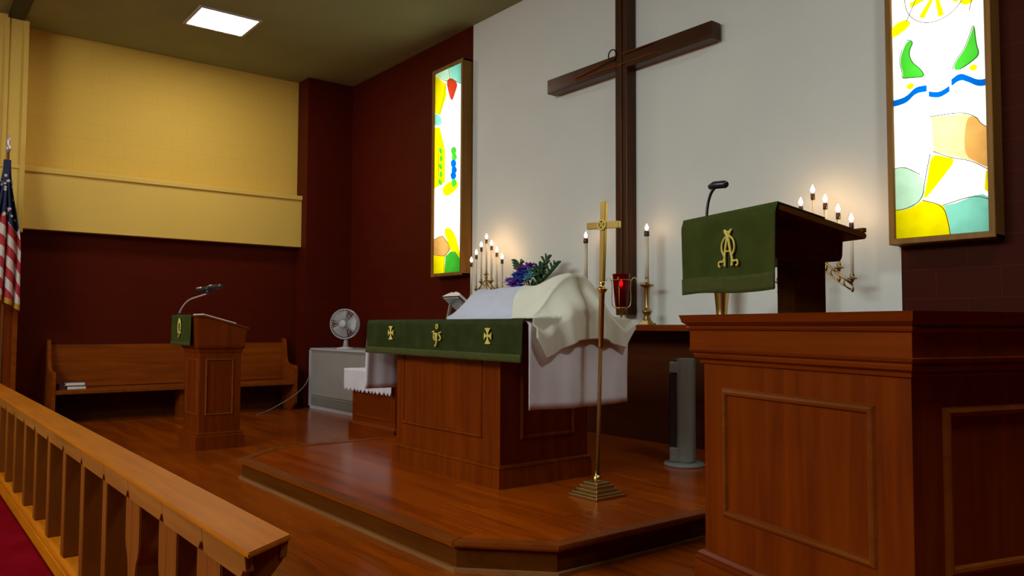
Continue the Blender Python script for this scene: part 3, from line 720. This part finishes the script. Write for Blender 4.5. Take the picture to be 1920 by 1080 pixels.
# ------------------------------------------------------------------ pulpit (turned 15.5 degrees)
PA = R(-15.5); PO = (-2.3, 2.943, 0)
pu = thing('pulpit', 'large panelled wooden pulpit box with a moulded ledge, nearest at the right', 'pulpit', PO, PA)
W_, D_ = 1.11, 1.25
b = MB(); b.box(0, 0, 0, W_, .04, 1.2, .002); b.box(0, 0.04, 0, .04, D_, 1.2); b.box(W_ - .04, .04, 0, W_, D_, 1.2, .002); b.box(.04, D_ - .04, .0, W_ - .04, D_, .5)
b.obj('body', M_wood, pu)
b = MB()
ring_mould(b, 0, 0, W_, D_, [(0, 0), (.035, 0), (.035, .145), (.026, .15), (.034, .158), (.034, .166), (.022, .172), (.026, .182), (.012, .196), (0, .2)])
b.obj('plinth', M_woodx, pu)
b = MB()
ring_mould(b, 0, 0, W_, D_, [(0, 1.035), (.012, 1.038), (.014, 1.048), (.01, 1.052), (.03, 1.062), (.034, 1.075), (.03, 1.082), (.045, 1.09), (.05, 1.10), (.045, 1.104), (.045, 1.185), (.056, 1.19), (.06, 1.198), (.056, 1.204), (.05, 1.206), (.072, 1.222), (.078, 1.245), (.082, 1.255), (.0, 1.256)])
b.obj('cornice', M_woodx, pu)
b = MB(); b.box(-.02, -.02, 1.235, W_ + .02, .50, 1.256); b.box(-.02, .5, 1.235, .16, D_ + .02, 1.256); b.box(W_ - .16, .5, 1.235, W_ + .02, D_ + .02, 1.256); b.obj('ledge', M_woodx, pu)
b = MB()
frame_on(b, .13, .965, .37, .935, lambda u, z, d: (u, -d, z), .036, .016)
frame_on(b, .14, D_ - .14, .37, .935, lambda u, z, d: (W_ + d, u, z), .036, .016)
frame_on(b, .14, D_ - .14, .37, .935, lambda u, z, d: (-d, u, z), .036, .016)
b.obj('panel_moulding', M_trim, pu)
dk = thing('reading_desk', 'dark wooden reading desk with sloping top standing on the pulpit ledge', 'reading desk', PO, PA)
b = MB().box(.235, .22, 1.256, .345, .395, 1.52, .004); b.box(.235, .22, 1.256, .345, .395, 1.262, .002); b.obj('post', M_deskwood, dk)
b = MB()
pts = [(.05, 1.49), (.39, 1.485), (.42, 1.49), (.43, 1.51), (.435, 1.585), (.05, 1.665)]
b.prism(pts, .02, .41, 'X', bev=.004); b.obj('bracket_box', M_deskwood, dk)
b = MB()
sl_ = lambda v: 1.702 - (v / .47) * .098
b.prism([(.0, 1.672), (.0, 1.698), (.03, sl_(.03)), (.455, sl_(.455)), (.47, sl_(.47) - .005), (.47, sl_(.47) - .022), (.455, sl_(.455) - .032), (.03, 1.664)], -.145, .505, 'X', bev=.004)
b.obj('desk_top', M_deskwood, dk)
b = MB().box(-.145, .445, 1.605, .505, .468, 1.625, .003); b.obj('lip', M_deskwood, dk)
pcl = thing('pulpit_cloth', 'green cloth with a gold monogram hanging over the front of the pulpit desk', 'cloth', PO, PA)
def pc_fn(u, v):
    x = -.142 + .645 * u + (.5 - u) * .018 * v; z = 1.706 - .352 * v
    return (x, -.008 - .012 * sm(v * 8) - .008 * math.sin(x * 11 + 1) * v - .004 * math.sin(x * 25) * v, z + .01 * math.sin(u * 7) * v * .4)
pclo = MB().grid(60, 24, pc_fn).obj('cloth', M_green, pcl, solid=.004)
MB().grid(8, 6, lambda u, v: (-.142 + .645 * u, -.008 + .25 * v, 1.707 - .25 * v * .208)).obj('cloth_top', M_green, pcl, solid=.004)
def pf_fn(u, v):
    x, y, z = pc_fn(u, .80 + .21 * v); return (x, y - .004, z)
MB().grid(60, 4, pf_fn).obj('fringe', M_greenf, pcl, solid=.006)
b = MB(); yy = -.03; ex, ez = .217, 1.545
def s2(pts, r=.005): b.tube([(ex + a, yy, ez + c) for a, c in chaikin(pts, 2, False)], r, 6)
s2([(-.005, .055), (-.04, .03), (-.045, -.01), (-.02, -.04), (-.035, -.062), (-.062, -.055), (-.066, -.078), (-.052, -.08)])
s2([(.005, .055), (.04, .03), (.045, -.01), (.02, -.04), (.035, -.062), (.062, -.055), (.066, -.078), (.052, -.08)])
s2([(-.005, .055), (.005, .055)])
s2([(-.02, .075), (-.012, .06), (.0, .055), (.018, -.02), (.03, -.05), (.025, -.08)], .007)
s2([(.02, .075), (.01, .06), (-.005, .05), (-.022, -.02), (-.022, -.08)], .006)
s2([(-.02, -.015), (.018, -.015)], .004); s2([(-.024, .078), (0, .065), (.024, .078)], .005)
b.obj('embroidered_monogram', M_gold, pclo)
mc = thing('pulpit_microphone', 'black gooseneck microphone rising from the pulpit desk', 'microphone', PO, PA)
b = MB(); b.lathe([(.022, 1.686), (.022, 1.70), (.01, 1.712)], (-.045, .055, 0), 16); b.obj('mount', M_blackp, mc)
b = MB(); b.tube(chaikin([(-.045, .055, 1.70), (-.045, .055, 1.74), (-.04, .06, 1.79), (-.025, .065, 1.83), (.0, .07, 1.852)], 2, False), .007, 8); b.obj('gooseneck', M_blackp, mc)
b = MB(); b.tube([(-.03, .06, 1.856), (-.005, .068, 1.862), (.055, .085, 1.858), (.065, .088, 1.857)], [.012, .018, .018, .012], 12); b.obj('head', M_blackp, mc)

# ------------------------------------------------------------------ lectern at the left
le = thing('lectern', 'smaller panelled wooden lectern standing in front of the pew', 'lectern', (-8.09, 2.58, 0))
LX, LY = .24, .20
MB().box(-LX, -LY, 0, LX, LY, .985, .003).obj('body', M_wood, le)
b = MB(); ring_mould(b, -LX, -LY, LX, LY, [(0, 0), (.035, 0), (.035, .13), (.02, .142), (.024, .15), (.01, .165), (0, .168)]); b.obj('plinth', M_wood, le)
b = MB(); ring_mould(b, -LX, -LY, LX, LY, [(0, .93), (.006, .935), (.01, .96), (.028, .985), (.03, 1.0), (0, 1.0)]); b.obj('neck_moulding', M_wood, le)
b = MB(); b.prism([(-LY - .03, 1.0), (-LY - .04, 1.285), (-LY + .02, 1.285), (LY + .04, 1.165), (LY + .02, 1.0)], -.28, .27, 'X', bev=.003); b.obj('desk_box', M_wood, le)
b = MB(); b.prism([(-LY - .055, 1.28), (-LY - .055, 1.298), (-LY + .03, 1.298), (LY + .06, 1.178), (LY + .06, 1.162), (-LY + .03, 1.28)], -.45, .285, 'X', bev=.003); b.obj('desk_top', M_trim, le)
b = MB()
frame_on(b, -LY + .055, LY - .07, .325, .875, lambda u, z, d: (LX + d, u, z), .02, .01)
frame_on(b, -LX + .06, LX - .06, .325, .875, lambda u, z, d: (u, -LY - d, z), .02, .01)
b.obj('panel_moulding', M_trim, le)
lc = thing('lectern_cloth', 'small green cloth with a gold emblem hanging from the lectern front', 'cloth', (-8.09, 2.325, 0))
lcc = MB().grid(24, 12, lambda u, v: (-.50 + .66 * u + .02 * (v - .5), -.008 - .01 * v - .006 * math.sin(u * 13) * v, 1.302 - .30 * v)).obj('cloth', M_green, lc, solid=.004)
MB().grid(24, 2, lambda u, v: (-.50 + .66 * u + .01, -.02 - .006 * math.sin(u * 13), 1.035 - .035 * v)).obj('fringe', M_greenf, lc, solid=.005)
b = MB()
def s3(pts, r=.007): b.tube([(-.17 + a * 1.9, -.028, 1.17 + c * 1.0) for a, c in chaikin(pts, 2, False)], r, 6)
s3([(-.0, .09), (-.02, .05), (-.02, -.03), (.0, -.05)]); s3([(.0, .09), (.022, .05), (.022, -.03), (0, -.05)]); s3([(-.025, -.045), (.025, -.045)]); s3([(.012, -.05), (-.012, -.09)]); s3([(0, .1), (0, .05)], .01)
b.obj('embroidered_emblem', M_gold, lcc)
pp = MB(); pp.prism([(-LY + .035, 1.300), (-LY + .035, 1.310), (LY - .05, 1.223), (LY - .05, 1.213)], -.12, .22, 'X')
tag(pp.obj('paper_stack', M_paper, loc=(-8.09, 2.58, .002)), 'cream papers lying on the sloping lectern top', 'papers')
gl = thing('gooseneck_lamp', 'chrome gooseneck with a dark bar-shaped head on the lectern', 'lamp', (-8.5, 2.36, 1.298))
MB().lathe([(.03, 0), (.03, .008), (.014, .016), (.012, .03)], seg=16).obj('base', M_blackp, gl)
b = MB(); b.tube(chaikin([(0, 0, .01), (.02, .01, .07), (.12, .05, .16), (.28, .10, .19), (.42, .14, .215)], 3, False), .0085, 8); b.obj('gooseneck', M_chrome, gl)
b = MB(); b.tube([(.22, .10, .252), (.24, .105, .254), (.42, .15, .266), (.44, .155, .268)], [.012, .026, .026, .014], 12); b.tube([(.44, .155, .268), (.46, .16, .27), (.62, .20, .282), (.66, .21, .284)], [.014, .028, .026, .012], 12); b.sphere((.44, .15, .235), .026); b.obj('head', M_blackp, gl)
b = MB(); b.tube([(.27, .09, .275), (.35, .11, .279)], .008, 8); b.obj('chrome_bar', M_chrome, gl); b = MB(); b.tube([(.48, .142, .293), (.53, .154, .297)], .008, 8); b.obj('chrome_bar', M_chrome, gl)  # thin bright chrome bars along the dark head

# ------------------------------------------------------------------ pew along the left wall
pw = thing('pew', 'long wooden pew against the left wall', 'pew', (-11.05, 3.1, 0))
PY0, PY1 = -1.51, 1.52
b = MB(); b.prism([(-.27, .42), (-.20, .42), (-.245, .95), (-.275, .95)], PY0, PY1, 'Y', bev=.003); b.obj('backrest', M_pew, pw)
b = MB(); b.box(-.22, PY0, .375, .24, PY1, .412, .006); b.obj('seat', M_pew, pw)
MB().box(.205, PY0, .36, .243, PY1, .40, .004).obj('seat_edge', M_trim, pw)
for yy_ in (PY0, PY1):
    b = MB(); pts = chaikin([(-.28, 0), (.25, 0), (.25, .40), (.26, .60), (.22, .63), (-.02, .64), (-.12, .70), (-.17, .99), (-.24, 1.02), (-.285, .99)], 1)
    b.prism(pts, yy_ - .022, yy_ + .022, 'Y', bev=.004); b.obj('end_panel', M_pew, pw)
b = MB(); b.box(-.10, -.03, 0, .12, .03, .375, .004); b.obj('centre_support', M_pew, pw)
def book(x, y, z, sx, sy, sz, rz, label, grp):
    t = thing('hymnal', label, 'book', (x, y, z), rz, grp)
    MB().box(-sx / 2 + .006, -sy / 2 + .005, .004, sx / 2 - .004, sy / 2 - .005, sz - .004, .001).obj('pages', M_paper, t)
    b = MB(); b.box(-sx / 2, -sy / 2, 0, sx / 2, sy / 2, .005, .001); b.box(-sx / 2, -sy / 2, sz - .005, sx / 2, sy / 2, sz, .001); b.box(-sx / 2, -sy / 2, 0, -sx / 2 + .005, sy / 2, sz, .001); b.obj('cover', M_cover, t)
    return t
book(-10.93, 1.84, .4125, .15, .21, .045, R(3), 'lower of the two cream-edged hymnals stacked on the pew seat', 'hymnals stacked on the pew')
book(-10.925, 1.825, .459, .15, .22, .045, R(-2), 'upper of the two cream-edged hymnals stacked on the pew seat', 'hymnals stacked on the pew')
t = thing('closed_book', 'closed dark book lying on the pew seat left of the two hymnals', 'book', (-10.95, 1.69, .4125), 0)
MB().box(-.09, -.04, .003, .09, .04, .072, .002).obj('pages', M_cover, t); b = MB(); b.box(-.095, -.045, 0, .095, .045, .005, .002); b.box(-.095, -.045, .07, .095, .045, .076, .002); b.obj('cover', M_cover, t)

# ------------------------------------------------------------------ heater cabinet, fan, cord
HX0, HX1, HY0, HY1, HZ = -10.945, -8.75, 4.87, 5.53, .875
he = thing('heater_cabinet', 'grey-white metal heater cabinet in the far corner with a louvred bottom strip', 'heater', (-9.85, 5.2, 0))
hx0, hx1, hy0, hy1 = HX0 + 9.85, HX1 + 9.85, HY0 - 5.2, HY1 - 5.2
MB().box(hx0, hy0 + .02, .0, hx1, hy1, HZ - .02, .004).obj('body', M_metalw, he)
b = MB(); b.box(hx0, hy0, .0, hx0 + .055, hy0 + .03, HZ, .004); b.box(hx1 - .05, hy0, 0, hx1, hy0 + .03, HZ, .004); b.box(hx0, hy0, HZ - .03, hx1, hy1, HZ, .004); b.box(hx0, hy0, 0, hx1, hy0 + .03, .04, .004); b.obj('casing', M_plastic, he)
b = MB(); b.box(hx0 + .075, hy0 + .002, .20, hx1 - .07, hy0 + .03, .80, .004); b.obj('front_panel', M_metalw, he)
b = MB(); b.box(hx0 + .06, hy0 + .019, .055, hx1 - .055, hy0 + .022, .185); b.obj('grille_recess', M_grille, he)
b = MB()
for k in range(6): b.box(hx0 + .075, hy0 + .002, .075 + k * .019, hx1 - .07, hy0 + .02, .084 + k * .019)
b.obj('louvres', M_metalw, he)
MB().box(.72, hy0 - .004, .735, .80, hy0 + .004, .75, .001).obj('handle', M_blackp, he)
fa = thing('desk_fan', 'round white desk fan standing on top of the heater cabinet', 'fan', (-10.13, 5.05, HZ), R(42))
b = MB(); b.lathe([(.13, 0), (.13, .012), (.11, .022), (.05, .03), (.03, .04)], seg=28, sy=.8); b.obj('base', M_plastic, fa)
b = MB(); b.tube([(0, .0, .02), (0, .01, .12), (0, .03, .20)], [.04, .028, .026], 12); b.obj('neck', M_plastic, fa)
hc = (0, -.03, .35); RF = .205
b = MB(); b.tube([(0, .10, .352), (0, .07, .352), (0, .0, .35)], [.03, .062, .07], 16); b.obj('motor_housing', M_plastic, fa)
b = MB()
for yo, rr_ in ((-.055, RF), (-.005, RF)):
    b.tube([(hc[0] + rr_ * math.cos(a * PI / 20), hc[1] + yo + .02, hc[2] + rr_ * math.sin(a * PI / 20)) for a in range(40)], .007, 6, True)
for k in range(36):
    a = k * PI / 18
    for yo in (-1, 1):
        P_ = [(hc[0] + r_ * math.cos(a), hc[1] + (-.01) + yo * (.022 + .055 * (1 - (r_ / RF) ** 2) * (1 if yo < 0 else .6)), hc[2] + r_ * math.sin(a)) for r_ in (.05, .10, .15, RF)]
        b.tube(P_, .0032, 4)
b.obj('cage', M_plastic, fa)
b = MB(); b.lathe([(.052, -.088), (.056, -.095), (.045, -.102), (.02, -.105)], (hc[0], hc[1], hc[2]), 20, 'Y'); b.obj('badge', M_plastic, fa)
b = MB()
for k in range(3):
    def bl(u, v, k=k):
        a = k * 2 * PI / 3 + (v - .5) * 1.5; r_ = .03 + .155 * u
        return (r_ * math.cos(a), -.045 + .03 * (v - .5), .35 + r_ * math.sin(a))
    b.grid(6, 6, bl)
b.obj('blades', M_fanblade, fa, solid=.002)
b = MB(); b.tube(chaikin([(-10.90, 4.855, .46), (-10.80, 4.76, .34), (-10.72, 4.55, .20), (-10.70, 4.3, .08), (-10.66, 4.12, .012), (-10.5, 3.95, .009)], 3, False), .0055, 6)
tag(b.obj('power_cord', M_cord), 'thin pale power cord sagging from the heater cabinet down to the floor by the pew', 'cord')

# ------------------------------------------------------------------ credence table with scalloped cloth
cr = thing('credence_table', 'small dark wooden side table behind the left end of the altar', 'table', (-7.42, 4.24, 0))
cx0, cx1, cy0, cy1 = -.46, .46, -.22, .22
MB().box(cx0, cy0, 0, cx1, cy1, .70, .003).obj('body', M_woodx, cr)
b = MB(); ring_mould(b, cx0, cy0, cx1, cy1, [(0, 0), (.03, 0), (.03, .15), (.018, .165), (0, .175)]); b.obj('plinth', M_woodx, cr)
b = MB(); frame_on(b, cx0 + .05, cx1 - .05, .225, .64, lambda u, z, d: (u, cy0 - d, z), .025, .01); b.obj('panel_moulding', M_woodx, cr)
MB().box(cx0 - .10, cy0 - .04, .70, cx1 + .05, cy1 + .03, .73, .004).obj('tabletop', M_woodx, cr)
b = MB()
tx0, tx1, ty0, ty1 = cx0 - .105, cx1 + .02, cy0 - .05, cy1 + .03
nU = 96
def scal(u): return .035 * abs(math.sin(u * 13 * PI))
b.grid(nU, 10, lambda u, v: (tx0 + (tx1 - tx0) * u, ty0 - .006 * math.sin(u * 20) * v - .004, .735 - v * (.205 + scal(u))))
b.grid(2, 40, lambda u, v: (tx0 - .004 - .01 * math.sin(v * 14) * u, ty0 + (ty1 - ty0) * v, .735 - u * (.20 + .03 * abs(math.sin(v * 8 * PI)))))
b.grid(8, 4, lambda u, v: (tx0 + (tx1 - tx0) * u, ty0 + (ty1 - ty0) * v, .735))
tag(b.obj('table_runner', M_pink, loc=(-7.42, 4.24, 0), solid=.003), 'white cloth with a scalloped lace edge over the small side table', 'cloth')

# ------------------------------------------------------------------ tower fan
tf = thing('tower_fan', 'slim grey tower fan on a round foot between the altar and the pulpit', 'fan', (-3.945, 4.8, .15), R(32))
b = MB(); b.lathe([(.155, 0), (.155, .014), (.145, .024), (.07, .03), (.05, .035)], seg=32); b.obj('base', M_tower, tf)
b = MB()
sec = chaikin([(-.05, -.085), (.07, -.09), (.095, -.02), (.085, .06), (.02, .09), (-.05, .085), (-.06, 0)], 2)
b.prism([(x * .95, y_ * .95) for x, y_ in sec], .03, .81, bev=.006); b.obj('housing', M_tower, tf)
b = MB(); b.box(-.105, -.06, .13, -.045, .07, .70, .012); b.obj('grille', M_blackp, tf)
b = MB(); b.box(-.10, -.075, .70, -.03, .075, .785, .01); b.box(-.10, -.075, .03, -.03, .075, .14, .01); b.obj('fascia', M_tower, tf)
b = MB(); b.box(-.075, -.05, .785, -.0, .04, .80, .004); b.obj('control_panel', M_blackp, tf)
b = MB(); b.tube(chaikin([(-3.80, 4.85, .162), (-3.6, 4.9, .16), (-3.3, 4.95, .16), (-2.95, 5.0, .16)], 2, False), .005, 6); tag(b.obj('fan_cord', M_cord), 'short pale cord running from the tower fan foot toward the pulpit', 'cord')

# ------------------------------------------------------------------ communion rail in the foreground
ra = thing('communion_rail', 'long wooden altar rail with flat slab balusters in the foreground', 'railing', (0, 0, 0))
RX0, YF, YK, ZT = -10.6, .742, .904, .62
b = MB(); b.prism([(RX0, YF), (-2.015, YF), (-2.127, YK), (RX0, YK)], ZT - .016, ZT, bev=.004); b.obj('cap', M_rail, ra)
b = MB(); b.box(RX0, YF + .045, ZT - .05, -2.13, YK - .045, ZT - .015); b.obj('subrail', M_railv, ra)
NB = [-10.0, -9.47, -8.95, -8.43, -7.92, -7.41, -6.905, -6.376, -5.873, -5.367, -4.857, -4.356, -3.86]
NW = [-3.43, -2.95, -2.52]
xs = [RX0] + NB + NW + [-2.06]
for i in range(len(xs) - 1):
    a_, c_ = xs[i] + .10, xs[i + 1] + .10
    if i == 0: a_ = RX0
    if i == len(xs) - 2: c_ = -2.06
    for yt, yb in ((YF + .008, YF + .014), (YK - .008, YK - .014)):
        c2_ = c_ - (.07 if yt > .8 and i == len(xs) - 2 else 0)
        b = MB(); pts = [(a_, ZT - .016), (a_, ZT - .072), (a_ + .010, ZT - .09), (c2_ - .05, ZT - .09), (c2_ - .02, ZT - .062), (c2_, ZT - .062), (c2_, ZT - .016)]
        b.prism(pts, yt, yt + (.022 if yt < .8 else -.022), 'Y', bev=.002)
        for v in b.bm.verts: v.co.y += (yb - yt) * min(1, (ZT - .026 - v.co.z) / .062)
        b.obj('fascia', M_railf, ra)
YB0, YB1 = .768, .878; ym = (YB0 + YB1) / 2
def place(proto, x):
    c = proto.copy(); C.objects.link(c); c.parent = ra; c.location = (x, 0, 0)
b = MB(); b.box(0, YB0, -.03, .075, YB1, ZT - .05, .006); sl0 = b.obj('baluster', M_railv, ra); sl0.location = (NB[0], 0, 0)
for x in NB[1:]: place(sl0, x)
b = MB(); w_ = .22
L_ = chaikin([(0, ZT - .05), (0, .40), (.005, .34), (.05, .28), (.055, .15), (.05, -.03)], 1, False)
b.prism(L_ + [(w_ - x, z) for x, z in reversed(L_)], YB0, YB1, 'Y', bev=.004); sw = b.obj('shaped_baluster', M_railv, ra); sw.location = (NW[0], 0, 0)
for x in NW[1:]: place(sw, x)
b = MB(); b.prism([(YF + .012, ZT - .017), (YF + .028, ZT - .085), (YF + .05, ZT - .11), (YK - .055, ZT - .11), (YK - .02, ZT - .07), (YK - .008, ZT - .017)], -2.165, -2.135, 'X', bev=.003); b.obj('end_bracket', M_railv, ra)
b = MB(); b.box(-2.16, YB0 + .03, -.03, -2.125, YB1 - .03, ZT - .018, .003); b.obj('end_post', M_railv, ra)
b = MB(); b.prism([(YB0, -.24), (YB0, -.055), (YB0 + .012, -.03), (YB1 - .012, -.03), (YB1, -.055), (YB1, -.24)], RX0, -2.06, 'X', bev=.003)
b.box(RX0, YB0 - .012, -.24, -2.06, YB0, -.075, .004); b.obj('bottom_rail', M_rail, ra)
kx = [(-7.07, -2.1), (-10.5, -7.085)]
for i, (a_, c_) in enumerate(kx):
    b = MB(); b.box(a_, .30, -.237, c_, YB0 - .014, -.137, .022, 4)
    tag(b.obj('kneeler_cushion', M_carpet), ['crimson kneeler cushion in the bottom left corner, nearer of the two', 'crimson kneeler cushion along the rail foot, farther of the two'][i], 'cushion', 'kneeler cushions along the rail')

# ------------------------------------------------------------------ flag
fl = thing('flag', 'striped and starred national flag hanging furled at the left edge', 'flag', (-10.75, 1.045, 0))
b = MB(); b.lathe([(.09, 0), (.09, .02), (.07, .035), (.04, .06), (.02, .07), (.02, .12)], seg=24); b.obj('stand', M_brass, fl)
b = MB(); b.lathe([(.0135, .05), (.0135, 3.22)], seg=12); b.obj('pole', M_pole, fl)
b = MB(); b.lathe([(.014, 3.20), (.03, 3.23), (.03, 3.25), (.012, 3.27), (.018, 3.30), (.02, 3.34), (.002, 3.40)], seg=14); b.obj('finial', M_chrome, fl)
def flag_fn(u, v):
    # v: down; u: around the hanging folds
    zt = 3.10; Lr = 1.62 + .12 * (u - .5); z = zt - v * Lr - .14 * abs(u - .55) * v
    wdt = .030 + .150 * sm(v * 1.6)
    y_ = -wdt * 1.3 + wdt * 2.6 * u * .86 + .012 * math.sin(u * 22 + v * 3)
    x_ = .03 + (.045 * sm(v * 3)) * math.sin(u * 26 + v * 2) + .02
    return (x_, y_ - .01, z)
def fmi(i, j):
    u, v = i / 120, j / 200
    if v > .955: return 3
    if v < .43 + .05 * math.sin(u * 9): return 0
    return 1 if int((v - .30 * u + 1) * 13) % 2 == 0 else 2
b = MB().grid(120, 200, flag_fn, True, fmi); b.mi = 2
for k in range(34):
    u, v = random.uniform(.06, .97), random.uniform(.10, .41); x_, y_, z_ = flag_fn(u, v)
    p5 = []
    for q in range(10):
        r_ = .019 if q % 2 == 0 else .008; a = PI / 2 + q * PI / 5; p5.append((y_ + r_ * math.cos(a), z_ + r_ * math.sin(a)))
    b.prism(p5, x_ + .0, x_ + .006, 'X')
b.obj('flag_cloth', [M_navy, M_fred, M_fwhite, M_fringe], fl, solid=.003)

# ------------------------------------------------------------------ ceiling light panels
def panel(x, y, label, dm=None):
    t = thing('ceiling_light', label, 'ceiling light', (x, y, ZC), 0, None)
    b = MB()
    for q in ((-.34, -.37, .34, -.335), (-.34, .335, .34, .37), (-.34, -.335, -.305, .335), (.305, -.335, .34, .335)): b.box(q[0], q[1], -.02, q[2], q[3], 0, .003)
    b.obj('frame', M_plastic, t)
    MB().box(-.305, -.335, -.012, .305, .335, -.004).obj('diffuser', dm or M_panel, t)
    b = MB()
    for q in (-.08, .07): b.lathe([(.008, -.02), (.008, -.012)], (q, .0, 0), 10)
    b.obj('clip', M_metalw, t)
panel(-9.61, 3.09, 'square white light panel set in the ceiling at the upper left')
panel(-.15, 3.0, 'added unseen light panel in the chancel ceiling that brightens the right side', M_addpanel)  # added out of view to brighten the pulpit side, linen and right wall
for x, nm in ((-8.2, 'left'), (-4.9, 'middle'), (-1.6, 'right')):
    for y, ro in ((-1.2, 'first'), (-4.2, 'second')): panel(x, y, 'white nave ceiling light panel out of the picture, %s one of the %s row' % (nm, ro), M_panel2)
